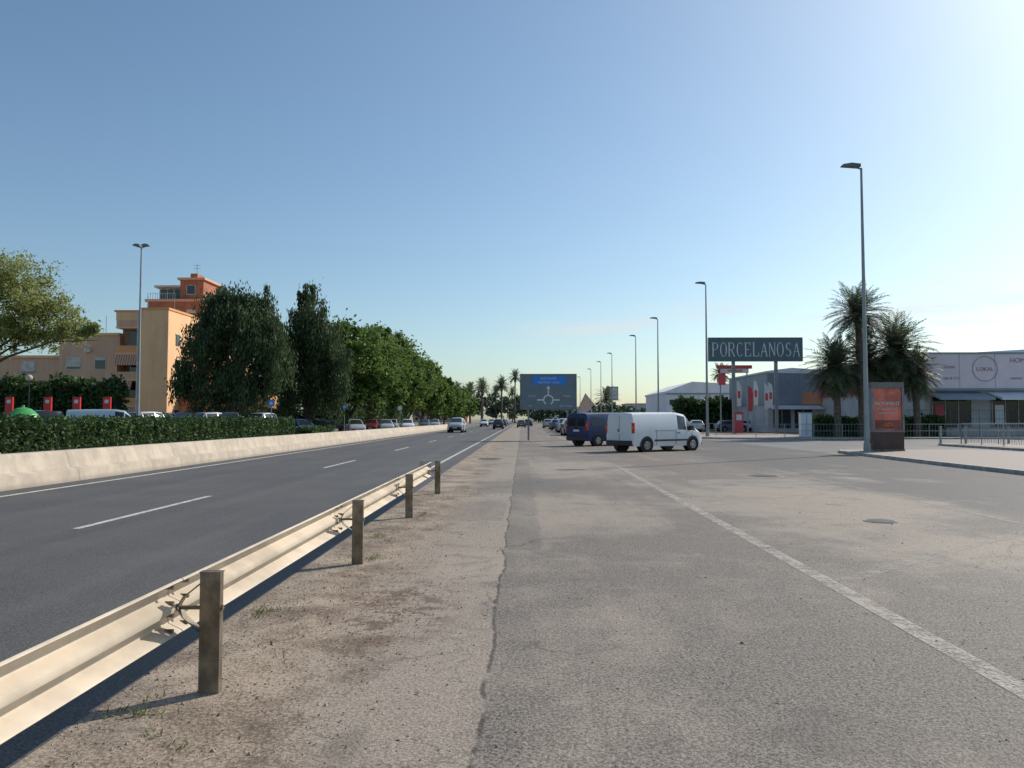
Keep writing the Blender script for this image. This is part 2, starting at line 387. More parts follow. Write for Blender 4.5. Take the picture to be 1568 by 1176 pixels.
for x,y,r in((6.8,21.9,.42),(-1.3,31,.5),(5.6,12.2,.25)):
    mb=MB(); mb.cyl((x,y,.004),(x,y,.014),r,r,m_post,24); mb.cyl((x,y,.014),(x,y,.018),r*.82,r*.82,m_dark,24)
    mb.build('manhole_cover')

# ------------------------------------------------------------ crash barrier
e=empty('guardrail',(-1.83,.53,0))
mb=MB(); xo=-2.03
prof=[(0,.655),(.012,.645),(0,.635),(-.075,.60),(-.083,.575),(-.075,.55),(0,.515),(.004,.495),(0,.475),(-.075,.44),(-.083,.415),(-.075,.39),(0,.355),(.012,.345),(0,.335)]
t=.004
full=[(xo+a,b) for a,b in prof]+[(xo+a-t,b) for a,b in reversed(prof)]
mb.prism(full,'y',-3.5,.60,m_galv)
yy=.604
for seg in range(4):
    mb.prism([(a+(.004 if seg%2 else 0),b) for a,b in full],'y',yy,yy+3.996,m_galv)
    for dy in(-.10,.10):
        for z in(.62,.53,.46,.37): mb.cyl((xo-.05,yy+dy,z),(xo+.0,yy+dy,z),.013,.013,m_post,6)
    yy+=4.0
mb.prism(full,'y',yy,yy+.5,m_galv)
for i in range(6):
    a0=i*R(18);a1=(i+1)*R(18)
    pa=(xo-.22+.22*math.cos(a0),yy+.5+.22*math.sin(a0)); pb=(xo-.22+.22*math.cos(a1),yy+.5+.22*math.sin(a1))
    mb.add([(pa[0],pa[1],.335),(pb[0],pb[1],.335),(pb[0],pb[1],.655),(pa[0],pa[1],.655)],[(0,1,2,3)],m_galv)
mb.build('rail',e,smooth=40)
mb=MB()
for k in range(5):
    py=.53+4*k; px=-1.83+(0,.0,.008,-.012,.01)[k]
    w=.06;d=.05;tt=.006
    prof2=[(px-w,py+d),(px-w,py),(px+w,py),(px+w,py+d),(px+w-tt,py+d),(px+w-tt,py+tt),(px-w+tt,py+tt),(px-w+tt,py+d)]
    mb.prism(prof2,'z',-.1,.70,m_post)
    mb.box(px-w-.004,px+w+.004,py-.003,py+d+.006,.70,.706,m_post)
    pts=[(px-w,.64),(px-w-.05,.60),(px-w-.10,.56),(px-w-.135,.50),(px-w-.10,.44),(px-w-.05,.40),(px-w,.36)]
    for (xa,za),(xb,zb) in zip(pts,pts[1:]):
        mb.add([(xa,py-.005,za),(xa,py+.055,za),(xb,py+.055,zb),(xb,py-.005,zb)],[(0,1,2,3)],m_post)
        mb.add([(xa+.006,py-.005,za),(xa+.006,py+.055,za),(xb+.006,py+.055,zb),(xb+.006,py-.005,zb)],[(0,1,2,3)],m_post)
    mb.cyl((xo-.02,py+.02,.495),(px-w,py+.02,.495),.012,.012,m_post,8)
    mb.cyl((px+w,py+.025,.495),(px+w+.012,py+.025,.495),.016,.016,m_post,6)
mb.build('posts',e)
mb=MB()
prof=[(-12.55,0),(-11.55,0),(-11.60,.30),(-11.80,.36),(-11.93,.74),(-11.99,.78),(-12.30,.78),(-12.36,.74)]
mb.prism(prof,'y',-10,132,m_wallc)
mb.build('concrete_barrier')

# ------------------------------------------------------------ street lamps
def lamp(x,y,h=13.4,side=-1,both=False):
    mb=MB()
    mb.cyl((x,y,0),(x,y,.5),.16,.15,m_pole,14); mb.cyl((x,y,.5),(x,y,h-.1),.115,.05,m_pole,12)
    mb.box(x-.25,x+.25,y-.25,y+.25,.0,.14,m_kerb)
    for s in ((-1,1) if both else (side,)):
        mb.cyl((x,y,h-.15),(x+s*.35,y,h-.05),.04,.035,m_pole,8)
        l=.55 if both else .9
        mb.prism([(x+s*.08,h-.08),(x+s*l,h-.02),(x+s*(l-.02),h+.05),(x+s*l*.55,h+.11),(x+s*.08,h+.06)],'y',y-.17,y+.17,m_lhead)
    mb.box(x-.1,x+.1,y-.13,y-.11,.7,1.2,m_pole)
    mb.build('street_lamp',smooth=40)
for x,y in((15.8,35.6),(15.9,66.5),(15.8,89.7),(16,108.6),(16,137.6),(16.1,158),(16.1,181),(16.1,215)): lamp(x,y)
lamp(-25.9,51.5,13.4,both=True); lamp(-24.5,150,10); lamp(-24.5,194,13.4)

# ------------------------------------------------------------ vehicles
def vehicle(name,loc,head,kind,paint,S=(1,1,1)):
    if kind=='van':
        sec=[(-2.37,.42,.7,1.05,1.80,.84,.91,.78),(-2.31,.30,.7,1.08,1.87,.90,.95,.82),(-1.2,.27,.7,1.08,1.91,.91,.955,.83),(.50,.27,.7,1.08,1.92,.91,.955,.83),
             (.58,.27,.7,1.08,1.92,.91,.955,.83),(1.15,.27,.7,1.06,1.83,.91,.955,.80),(1.22,.27,.7,1.05,1.79,.91,.955,.79),(1.86,.27,.68,1.02,1.20,.91,.95,.78),(2.2,.28,.6,.88,.98,.88,.92,.76),(2.36,.32,.5,.66,.74,.80,.84,.68),(2.40,.36,.45,.55,.6,.7,.72,.6)]
        side=[0,0,0,0,1,0,1,0,0,0]; top=[0,0,0,0,0,0,1,0,0,0]; wb=(-1.5,1.6); wr=.33; ws=.955
    else:
        sec=[(-2.1,.45,.55,.72,.76,.66,.74,.66),(-2.04,.30,.55,.92,.97,.78,.83,.72),(-1.86,.22,.5,.95,1.02,.82,.85,.70),(-1.5,.2,.5,.94,1.38,.83,.865,.60),
             (-1.42,.2,.5,.94,1.41,.83,.865,.59),(-.42,.2,.5,.93,1.47,.83,.87,.58),(-.34,.2,.5,.93,1.47,.83,.87,.58),(.32,.2,.5,.92,1.42,.83,.87,.58),(.38,.2,.5,.92,1.40,.83,.87,.58),
             (1.05,.2,.5,.90,1.0,.83,.865,.68),(1.75,.22,.48,.78,.86,.81,.84,.68),(2.0,.26,.45,.64,.70,.76,.79,.62),(2.1,.34,.42,.52,.56,.66,.68,.55)]
        side=[0,0,1,0,1,0,1,0,1,0,0,0]; top=[0,0,1,0,0,0,0,0,1,0,0,0]; wb=(-1.3,1.32); wr=.31; ws=.87
    e=empty(name,loc,R(head)); mb=MB()
    rings=[]
    for x,zb,zm,zs,zt,a,b,c in sec:
        rl=.86; ry=b+(c-b)*rl; rz=zs+(zt-zs)*rl
        h=[(a,zb),(b,zm),(b*.985,zs),(ry,rz),(c*.93,zt),(c*.5,zt+.025)]
        rings.append([(x,-p,z) for p,z in h]+[(x,p,z) for p,z in reversed(h)])
    n=12
    for i in range(len(rings)-1):
        for j in range(n-1):
            mt=paint
            if j in(2,8) and side[i]: mt=m_glass
            if j in(4,5,6) and top[i]: mt=m_glass
            mb.add([rings[i][j],rings[i+1][j],rings[i+1][j+1],rings[i][j+1]],[(0,1,2,3)],mt)
        mb.add([rings[i][0],rings[i+1][0],rings[i+1][-1],rings[i][-1]],[(0,1,2,3)],m_dark)
    mb.add(rings[0],[tuple(range(n))],paint); mb.add(rings[-1],[tuple(range(n))],m_dark)
    ob=mb.build('body',None,smooth=28)
    bm=bmesh.new(); bm.from_mesh(ob.data); bmesh.ops.remove_doubles(bm,verts=bm.verts,dist=.0005); bmesh.ops.recalc_face_normals(bm,faces=bm.faces); bm.to_mesh(ob.data); bm.free()
    ob.data.set_sharp_from_angle(angle=R(30))
    ob.parent=e; ob.location=(0,0,0)
    mb=MB()
    for wx in wb:
        for s in(-1,1):
            mb.cyl((wx,s*(ws-.3),wr+.04),(wx,s*(ws+.003),wr+.04),wr+.075,wr+.075,m_dark,24)
            mb.cyl((wx,s*(ws-.2),wr),(wx,s*(ws+.015),wr),wr,wr,m_rub,24)
            mb.cyl((wx,s*(ws+.0),wr),(wx,s*(ws+.024),wr),wr*.66,wr*.60,m_rim,18)
            for k in range(5):
                a=k*2*math.pi/5; cx=wx+math.cos(a)*wr*.4; cz=wr+math.sin(a)*wr*.4
                mb.cyl((cx,s*(ws+.02),cz),(cx,s*(ws+.027),cz),wr*.13,wr*.13,m_dark,8)
    mb.build('wheels',None).parent=e
    mb=MB()
    if kind=='van':
        for s in(-1,1):
            mb.box(-2.385,-2.28,s*.90-.055,s*.90+.055,.92,1.42,m_tail)
            mb.box(-2.39,-2.27,s*.90-.05,s*.90+.05,1.16,1.24,m_orange)
            mb.box(-1.0,1.9,s*.957-.01,s*.957+.01,.52,.60,m_dark)
            mb.box(-.88,-.865,s*.958-.004,s*.958+.004,.32,1.06,m_dark); mb.box(.42,.435,s*.958-.004,s*.958+.004,.32,1.06,m_dark)
            mb.box(1.55,1.563,s*.956-.004,s*.956+.004,.62,1.0,m_dark)
            mb.box(.52,.70,s*.962-.012,s*.962+.012,.90,.94,m_dark)
            mb.box(-1.0,.4,s*.957-.004,s*.957+.006,1.02,1.035,m_dark)
            mb.box(1.30,1.48,s*1.03-.10,s*1.03+.08,1.05,1.27,m_dark)
            mb.box(2.14,2.34,s*.68-.14,s*.68+.14,.66,.84,m_head)
        mb.box(-2.44,-2.30,-.86,.86,.34,.56,m_dark); mb.box(-2.40,-2.36,-.26,.26,.84,.95,m_plate)
        mb.box(-2.376,-2.37,-.008,.008,.56,1.78,m_dark); mb.box(-2.40,-2.365,.05,.09,.98,1.12,m_dark)
        mb.box(2.26,2.44,-.78,.78,.30,.52,m_dark); mb.box(2.3,2.40,-.4,.4,.56,.68,m_dark)
        if paint is m_navy:
            for s in(-1,1):
                a,b=sorted((s*.08,s*.72)); mb.box(-2.378,-2.365,a,b,1.15,1.62,m_glass)
                mb.add([(-2.0,s*.945,1.16),(-1.0,s*.95,1.16),(-1.0,s*.86,1.68),(-2.0,s*.86,1.68)],[(0,1,2,3)],m_glass)
    else:
        for s in(-1,1):
            mb.box(-2.09,-1.9,s*.70-.11,s*.70+.11,.70,.90,m_tail)
            mb.box(1.86,2.03,s*.60-.15,s*.60+.13,.58,.70,m_head)
            mb.box(.72,.86,s*.93-.09,s*.93+.07,.90,1.03,paint)
            mb.box(-.385,-.375,s*.872-.004,s*.872+.004,.25,.92,m_dark); mb.box(.78,.79,s*.872-.004,s*.872+.004,.3,.9,m_dark)
        mb.box(-2.12,-2.0,-.7,.7,.30,.40,m_dark); mb.box(2.0,2.12,-.62,.62,.34,.44,m_dark)
        mb.box(2.06,2.125,-.25,.25,.44,.53,m_plate); mb.box(-2.125,-2.09,-.25,.25,.5,.6,m_plate)
        mb.box(1.98,2.07,-.40,.40,.53,.63,m_dark)
    mb.build('trim',None).parent=e
    e.scale=S; return e
vehicle('white_van',(6.75,39.2,.004),37,'van',m_white,(1.07,1,1.0))
vehicle('blue_van',(5.1,47.3,.004),37,'van',m_navy,(1,1,1.03))
vehicle('silver_suv',(-7.9,93,.004),-92,'car',m_silver,(1.05,1.1,1.2))
vehicle('dark_car',(-3.9,125,.004),90,'car',m_black,(1,1,1.1))
vehicle('dark_car',(-.2,150,.004),90,'car',m_grey)
for x,y,h,p in((-8.2,165,-90,m_white),(-4.6,180,90,m_grey),(-8.4,210,-90,m_silver),(1.2,170,90,m_black),(-5,230,90,m_white),(1.8,200,90,m_silver),(-8.2,250,-90,m_black)):
    vehicle('distant_car',(x,y,.004),h,'car',p,(1,1,1.1))
for x,y,p in((4.8,76,m_grey),(5.1,84,m_black),(5.0,92,m_silver),(5.2,101,m_grey),(5.0,112,m_blue),(5.2,124,m_grey),(4.6,140,m_silver)):
    vehicle('parked_car',(x,y,.004),random.choice((90,-90))+random.uniform(-4,4),'car',p,(1,1,random.uniform(1,1.15)))
for x,y,h,p in((-19.2,66.5,-50,m_blue),(-19.8,75,-70,m_black),(-16.0,90,-75,m_silver),(-15.4,103,-80,m_white),(-15.0,118,-85,m_grey),(-15.2,134,-85,m_silver),(-20.5,82,20,m_black),(-18.8,96,-85,m_redp),(-18.6,110,-85,m_silver),(-21.5,69,-60,m_grey),(-17.2,79,-70,m_silver)):
    vehicle('parked_car',(x,y,.004),h,'car',p,(1,1,1.08))
vehicle('white_car',(-14.45,18.0,.004),90,'car',m_white,(1.02,1,1.03))
vehicle('parked_van',(-23.4,43,PZ),25,'van',m_pale,(.8,.9,.80))
for i,(x,y,p) in enumerate(((-30.5,49,m_black),(-27.9,51,m_grey),(-26.6,55,m_silver),(-25.6,58,m_black),(-24.4,61,m_silver),(-33.2,54,m_grey),(-30.5,66,m_white),(-22.9,60,m_grey),(-37,52,m_black),(-35.2,49,m_redp),(-21.7,65,m_silver),(-28.6,60,m_blue),(-33,64,m_silver))):
    vehicle('parked_car',(x,y,PZ),(60,120,75,-70)[i%4]+random.uniform(-8,8),'car',p,(1,1,1.05))

# ------------------------------------------------------------ signs
m_board=mat('sign_slate',(.17,.22,.25),.6,var=.05)
m_sblue=mat('sign_blue',(.03,.24,.75),.5,var=.03)
m_swhite=mat('sign_white',(.70,.73,.75),.5,var=.03)
m_back=mat('sign_frame',(.22,.24,.26),.5,.4)
e=empty('direction_sign',(1.95,58,0)); mb=MB()
mb.box(-.15,4.05,58,58.06,2.35,5.0,m_board)
for z0,z1 in((2.33,2.38),(4.97,5.02)): mb.box(-.19,4.09,57.97,58.08,z0,z1,m_back)
for x0 in(-.19,4.04): mb.box(x0,x0+.05,57.97,58.08,2.38,4.97,m_back)
mb.box(.75,3.3,57.985,57.998,4.2,4.85,m_sblue)
for x in(.45,3.4): mb.box(x-.07,x+.07,58.07,58.2,0,4.9,m_back)
cx,cz=1.95,3.05
for k in range(24):
    a0=2*math.pi*k/24;a1=2*math.pi*(k+1)/24
    if 16<=k<=19: continue
    mb.add([(cx+.30*math.cos(a0),57.99,cz+.30*math.sin(a0)),(cx+.30*math.cos(a1),57.99,cz+.30*math.sin(a1)),(cx+.40*math.cos(a1),57.99,cz+.40*math.sin(a1)),(cx+.40*math.cos(a0),57.99,cz+.40*math.sin(a0))],[(0,1,2,3)],m_swhite)
mb.box(cx-.05,cx+.05,57.988,57.996,cz+.40,cz+.85,m_swhite); mb.add([(cx-.16,57.99,cz+.85),(cx+.16,57.99,cz+.85),(cx,57.99,cz+1.08)],[(0,1,2)],m_swhite)
mb.box(cx+.40,cx+.85,57.988,57.996,cz-.05,cz+.05,m_swhite); mb.box(cx-.85,cx-.40,57.988,57.996,cz-.05,cz+.05,m_swhite)
mb.build('board',e)
text('text_1','ALICANTE',.26,(1.95,57.98,4.66),m_swhite,e); text('text_2','AEROPORT  N-332',.20,(1.95,57.98,4.36),m_swhite,e)
text('text_3','Centre',.2,(.75,57.98,3.35),m_swhite,e); text('text_4','Platges',.2,(3.35,57.98,3.35),m_swhite,e); text('text_5','Elx',.2,(.6,57.98,2.6),m_swhite,e); text('text_6','Sant Vicent',.2,(3.3,57.98,2.6),m_swhite,e)

m_bill=mat('billboard_slate',(.11,.165,.19),.5,var=.04)
m_letter=mat('sign_letters',(.72,.76,.76),.5,var=.02)
e=empty('billboard',(25.8,85,0)); mb=MB()
mb.box(20.65,30.8,85,85.35,8.05,10.55,m_bill)
for a,b,c,d in((20.55,30.9,7.98,8.05),(20.55,30.9,10.55,10.62)): mb.box(a,b,84.96,85.4,c,d,m_back)
mb.box(20.55,20.65,84.96,85.4,8.05,10.55,m_back); mb.box(30.8,30.9,84.96,85.4,8.05,10.55,m_back)
for x in(23.4,28.1): mb.box(x-.16,x+.16,85.4,85.72,0,10.2,m_pole)
for k in range(10): mb.cyl((21+k,85.4,8.2),(21.9+k,85.4,10.3),.03,.03,m_back,6)
mb.build('board',e)
def glyph(mb,ch,x,z,w,h,y,mt):
    t=w*.17; th=w*.09
    def v(xx,a=0,b=1,tk=t): mb.box(x+xx*w-tk/2,x+xx*w+tk/2,y-.03,y,z+a*h,z+b*h,mt)
    def hz(zz,a=0,b=1,tk=th): mb.box(x+a*w,x+b*w,y-.033,y-.003,z+zz*h-tk/2,z+zz*h+tk/2,mt)
    def ser(xx,zz,s=.16): mb.box(x+(xx-s)*w,x+(xx+s)*w,y-.036,y-.006,z+zz*h-.02,z+zz*h+.02,mt)
    def arc(cx,cz,rx,rz,a0,a1,n=14):
        for k in range(n):
            p=R(a0+(a1-a0)*k/n);q=R(a0+(a1-a0)*(k+1)/n)
            f=lambda a:(t*.35+t*.65*abs(math.cos(a)))
            po=[(x+(cx+rx*math.cos(p))*w,z+(cz+rz*math.sin(p))*h),(x+(cx+rx*math.cos(q))*w,z+(cz+rz*math.sin(q))*h)]
            pi=[(x+(cx+rx*math.cos(q))*w-f(q)*math.cos(q),z+(cz+rz*math.sin(q))*h-th*math.sin(q)),(x+(cx+rx*math.cos(p))*w-f(p)*math.cos(p),z+(cz+rz*math.sin(p))*h-th*math.sin(p))]
            mb.add([(a,y-.03,b) for a,b in po+pi],[(0,1,2,3)],mt)
    def dg(x0,z0,x1,z1,tk):
        X0,Z0,X1,Z1=x+x0*w,z+z0*h,x+x1*w,z+z1*h
        mb.add([(X0-tk/2,y-.03,Z0),(X0+tk/2,y-.03,Z0),(X1+tk/2,y-.03,Z1),(X1-tk/2,y-.03,Z1)],[(0,1,2,3)],mt)
    if ch in'PR':
        v(.15); ser(.15,0); ser(.15,1); arc(.5,.74,.4,.26,-90,90); hz(.985,.15,.5); hz(.5,.15,.5)
        if ch=='R': dg(.9,0,.45,.5,t); ser(.92,0,.12)
    elif ch=='O': arc(.5,.5,.5,.52,0,360,22)
    elif ch=='C': arc(.55,.5,.5,.52,45,315,18)
    elif ch=='E': v(.18); hz(.98,.05,.85); hz(.5,.18,.7); hz(.02,.05,.9); v(.85,.8,1,th); v(.9,0,.22,th)
    elif ch=='L': v(.18); ser(.18,1); hz(.02,.05,.9); v(.9,0,.25,th)
    elif ch=='A': dg(.08,0,.5,1,th); dg(.9,0,.5,1,t); hz(.35,.25,.72); ser(.08,0,.13); ser(.9,0,.15)
    elif ch=='N': v(.12,tk=th); v(.88,tk=th); dg(.88,0,.15,1,t); ser(.12,0,.13); ser(.1,1,.13); ser(.88,1,.13)
    elif ch=='S': arc(.5,.74,.36,.27,30,270,12); arc(.5,.26,.4,.27,-150,90,12)
mb=MB(); xx=20.92
for ch in'PORCELANOSA':
    glyph(mb,ch,xx,8.52,.76,1.52,84.99,m_letter); xx+=.89
mb.build('lettering',e)

m_poster=mat('poster_coral',(.72,.20,.14),.4,var=.25,vs=1.3); m_poster2=mat('poster_dark',(.25,.07,.06),.4,var=.2)
m_brn=mat('brown_metal',(.09,.06,.05),.5,.2)
e=empty('advertising_display',(17.0,36.3,.13)); mb=MB()
mb.box(16.3,17.75,36.1,36.45,.13,1.0,m_brn); mb.box(16.27,17.78,36.08,36.47,.13,.2,m_post)
mb.box(16.27,17.78,36.08,36.47,1.0,1.08,m_back); mb.box(16.27,17.78,36.08,36.47,3.05,3.32,m_grey)
for x0 in(16.27,17.68): mb.box(x0,x0+.1,36.08,36.47,1.08,3.05,m_back)
mb.box(16.37,17.68,36.16,36.4,1.08,3.05,m_poster); mb.box(16.45,17.6,36.15,36.158,1.15,1.55,m_poster2)
mb.build('case',e,bevel=.01)
text('text_1','NOVIMENT',.24,(17.02,36.14,2.32),m_swhite,e,.95); text('text_2','A LA CIUTAT',.16,(17.02,36.14,2.08),m_swhite,e); text('text_3','totes les rebaixes',.12,(17.02,36.14,1.9),m_swhite,e); text('text_4','-50%',.26,(17.02,36.14,1.35),m_orange,e)

# ------------------------------------------------------------ apartment building (left)
m_peach=render_mat('peach_render',(.92,.55,.29),(.62,.38,.22)); m_pink=render_mat('pink_beige_render',(.72,.43,.28),(.50,.31,.21))
m_ochre=render_mat('orange_render',(.80,.38,.15),(.58,.28,.12)); m_terra=mat('terracotta_brick',(.42,.16,.09),.85,vs=1,var=.15)
m_wfr=mat('window_frame',(.62,.57,.52),.6); m_shut=mat('shutter',(.60,.54,.47),.7)
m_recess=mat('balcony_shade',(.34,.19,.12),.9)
def awning_mat():
    m,nt,b=nodes('striped_awning'); s=N(nt,'ShaderNodeSeparateXYZ'); L(nt,COORD(nt),s.inputs[0])
    f=M(nt,'GREATER_THAN',M(nt,'FRACT',M(nt,'MULTIPLY',s.outputs[0],3.4)),.5)
    L(nt,MIX(nt,f,(.42,.15,.09),(.60,.42,.32)),b.inputs['Base Color']); b.inputs['Roughness'].default_value=.9; return m
m_awn=awning_mat()
def window(mb,x0,x1,z0,z1,y,shut=.4):
    mb.box(x0-.08,x1+.08,y-.06,y-.002,z0-.08,z1+.08,m_wfr); mb.box(x0,x1,y-.075,y-.062,z0,z1,m_glass)
    if shut: mb.box(x0,x1,y-.09,y-.077,z1-(z1-z0)*shut,z1,m_shut)
e=empty('apartment_building',(-48,90,0))
mb=MB()
mb.box(-78,-55.4,92,106,0,9.0,m_pink); mb.box(-78.2,-55.2,91.8,106.2,9.0,9.3,m_peach)
mb.box(-55.38,-48.12,91,106,0,11.6,m_pink); mb.box(-55.6,-48.12,90.8,106.2,11.6,11.9,m_peach)
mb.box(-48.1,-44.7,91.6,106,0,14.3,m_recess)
mb.box(-44.68,-41.4,89,97.5,0,14.4,m_peach); mb.box(-44.8,-41.3,88.9,97.6,14.4,14.65,m_ochre)
mb.box(-48.1,-44.72,90.0,91.58,13.3,14.3,m_peach); mb.box(-48.3,-44.72,89.9,106,14.3,14.5,m_ochre)
mb.box(-44.6,-40,97.6,112,0,13.8,m_ochre)
mb.box(-52.4,-44.6,106.2,114,0,18.0,m_terra); mb.box(-52.7,-44.4,106,114.2,18.0,18.35,m_pink)
mb.box(-48.2,-44.9,107,113,18.35,21.2,m_terra); mb.box(-48.5,-44.6,106.7,113.3,21.2,21.5,m_pink); mb.box(-47.2,-46.2,108,110,21.5,22.3,m_terra)
mb.box(-51.6,-48.5,108,113,18.35,20.2,m_wfr); mb.box(-52.0,-48.3,107.2,113.4,20.2,20.5,m_shut)
mb.box(-41.38,-32,92.4,100,0,4.6,m_ochre); mb.box(-41.38,-31.8,92.2,92.38,3.3,4.7,m_terra)
mb.build('walls',e)
mb=MB()
for fl in range(4):
    z=1.0+fl*3.1
    mb.box(-48.1,-44.72,90.0,91.58,z+2.05,z+2.25,m_peach)
    mb.box(-48.05,-44.75,90.02,90.12,z+2.25,z+3.1,m_pink if fl%2 else m_ochre)
    mb.box(-47.2,-45.6,91.5,91.58,z,z+1.9,m_glass)
    if fl!=3: mb.add([(-48.0,89.55,z+.75+.3*(fl==1)),(-44.8 if fl!=1 else -46,89.55,z+.75+.3*(fl==1)),(-44.8 if fl!=1 else -46,90.02,z+2.04),(-48.0,90.02,z+2.04)],[(0,1,2,3)],m_awn)
    if fl<3: mb.box(-48.1,-47.9,90.02,91.58,z,z+2.05,m_peach)
mb.build('balconies',e)
mb=MB()
for z in(1.6,4.6,7.6):
    window(mb,-54.4,-52.8,z,z+1.3,91,.5 if z<7 else .8); window(mb,-51,-49.8,z,z+1.3,91,.2 if z>3 else .6)
    for x in(-60.5,-65,-69.5,-74): window(mb,x,x+1.6,z-.4,z+.9,92,random.choice((.2,.35,.9)))
for z in(1.4,4.4,7.4,10.4):
    mb.box(-41.4,-41.33,91,92,z,z+1.3,m_glass); mb.box(-41.4,-41.32,94.2,95.4,z,z+1.3,m_glass); mb.box(-41.4,-41.3,94.1,95.5,z+1.3,z+1.4,m_wfr)
    mb.box(-41.4,-41.3,90.9,92.1,z+1.3,z+1.4,m_wfr)
for x in(-51.6,-49.2,-46.8): window(mb,x,x+1.1,15.4,16.8,106.2,.3)
window(mb,-47.2,-46.1,19.2,20.4,107,0)
for x in(-51.4,-50.4,-49.4): mb.box(x,x+.8,107.9,107.98,18.6,20,m_glass)
for x in(-40.6,-38,-35.4): mb.box(x,x+2,92.3,92.38,.3,3.1,m_glass)
for x,z in((-53.1,3.2),(-49.4,6.3),(-52.2,9.6)): mb.box(x,x+.7,90.6,90.98,z,z+.45,m_wfr)
mb.build('windows',e)
mb=MB()
for x,y,a,b in((-52,95,11,14.5),(-46.8,95,14,17),(-43,94,14,16.5),(-46.7,109,21,24)): mb.cyl((x,y,a),(x,y,b),.04,.03,m_pole,6)
for z in(23.2,23.6): mb.box(-47.2,-46.2,108.97,109.03,z,z+.04,m_pole)
for k in range(12): mb.box(-52.5+k*.35,-52.46+k*.35,106.4,106.44,18.35,19.2,m_wfr)
mb.box(-52.5,-48.6,106.4,106.44,19.2,19.25,m_wfr)
mb.cyl((-44.95,88.9,.2),(-44.95,88.9,14.3),.06,.06,m_wfr,6)
mb.build('roof_fixtures',e)

# ------------------------------------------------------------ right-hand buildings
m_wp=mat('white_cladding',(.80,.80,.83),.6,vs=.5,var=.05); m_gp=mat('grey_cladding',(.28,.34,.39),.5,vs=.5,var=.06)
m_or=mat('orange_cladding',(.68,.34,.19),.6,vs=.5,var=.08); m_rd=mat('red_cladding',(.62,.09,.11),.55,vs=.5,var=.06)
m_lg=mat('pale_wall',(.56,.56,.56),.8,vs=.6,var=.08); m_txt=mat('fascia_print',(.45,.30,.32),.6); m_pinkc=mat('pinkish_cladding',(.86,.74,.76),.6,vs=.5,var=.05)
m_shopd=mat('shop_interior',(.06,.06,.065),.4,var=.3)
e=empty('retail_store',(45,70,0)); mb=MB()
mb.box(36.6,75,70.6,95,0,4.2,m_lg)
mb.box(36.4,75,70,95.2,4.2,7.5,m_pinkc); mb.box(36.3,75.1,69.9,95.3,7.5,7.65,m_gp)
mb.box(36.30,36.395,70,95,4.2,7.5,m_rd)
mb.box(36.4,75,69.9,69.99,4.2,4.4,m_gp)
mb.prism([(40,7.65),(75,7.65),(75,8.0),(46,8.0)],'y',71,90,m_wp)
for x in np.arange(39.5,75,3.2): mb.box(x,x+.03,69.985,69.995,4.4,7.5,m_gp)
mb.build('walls',e)
mb=MB()
for x in(37.2,42.6,47.0,51.4,55.8): 
    mb.box(x,x+3.6,70.5,70.56,.9,3.6,m_glass)
    for k in range(4): mb.box(x+k*1.18,x+k*1.18+.06,70.44,70.49,.9,3.6,m_wfr)
    mb.box(x+.3,x+1.1,70.47,70.495,1.2,2.9,m_rd if int(x)%2 else m_wp)
mb.prism([(70.5,4.1),(68.2,3.5),(68.2,3.3),(68.25,3.3),(70.5,4.0)],'x',36.8,41.6,m_gp)
mb.prism([(70.5,4.1),(68.2,3.5),(68.2,3.3),(68.25,3.3),(70.5,4.0)],'x',42.2,46.4,m_wp)
mb.prism([(70.5,4.1),(68.2,3.5),(68.2,3.3),(68.25,3.3),(70.5,4.0)],'x',47,75,m_gp)
mb.build('shopfront',e)
mb=MB(); cx,cz,r=41.8,6.15,1.15
for k in range(32):
    a=2*math.pi*k/32;b=2*math.pi*(k+1)/32
    mb.add([(cx+r*math.cos(a),69.97,cz+r*math.sin(a)),(cx+r*math.cos(b),69.97,cz+r*math.sin(b)),(cx+(r-.07)*math.cos(b),69.97,cz+(r-.07)*math.sin(b)),(cx+(r-.07)*math.cos(a),69.97,cz+(r-.07)*math.sin(a))],[(0,1,2,3)],m_txt)
mb.build('logo_ring',e)
text('text_1','LOKAL',.5,(41.8,69.97,6.1),m_txt,e); text('text_2','HOME',.6,(44.9,69.97,6.9),m_txt,e); text('text_3','STUDIO',.3,(38.6,69.97,6.3),m_txt,e); text('text_4','Life & CO.',.34,(38.8,69.97,5.3),m_txt,e); text('text_5','interior',.34,(44.6,69.97,5.3),m_txt,e)

e=empty('retail_store',(35,95,0)); mb=MB()
mb.box(30.2,42,95,112,0,3.4,m_lg); mb.box(30.0,36.5,94.6,112,3.4,7.3,m_gp); mb.box(34.2,36.5,94.5,94.59,3.4,4.9,m_or); mb.box(36.52,42.2,94.6,112,3.4,5.4,m_or); mb.box(36.52,42.2,95.2,112,5.42,7.0,m_gp)
mb.prism([(29.8,7.3),(42.4,7.0),(42.4,7.25),(33,7.9),(29.8,7.5)],'y',94.5,112,m_wp)
mb.build('walls',e)
mb=MB()
for x in(30.8,33.4,36.8,39.4): mb.box(x,x+2.1,94.92,94.99,.5,2.9,m_glass); mb.box(x+1.0,x+1.06,94.88,94.915,.5,2.9,m_wfr)
for k in range(14): mb.box(30.1+k*.29,30.13+k*.29,94.57,94.595,3.4,7.3,m_back)
mb.prism([(94.9,3.4),(93.4,2.9),(93.4,2.8),(94.9,3.3)],'x',30.2,36.4,m_wp)
mb.build('shopfront',e)

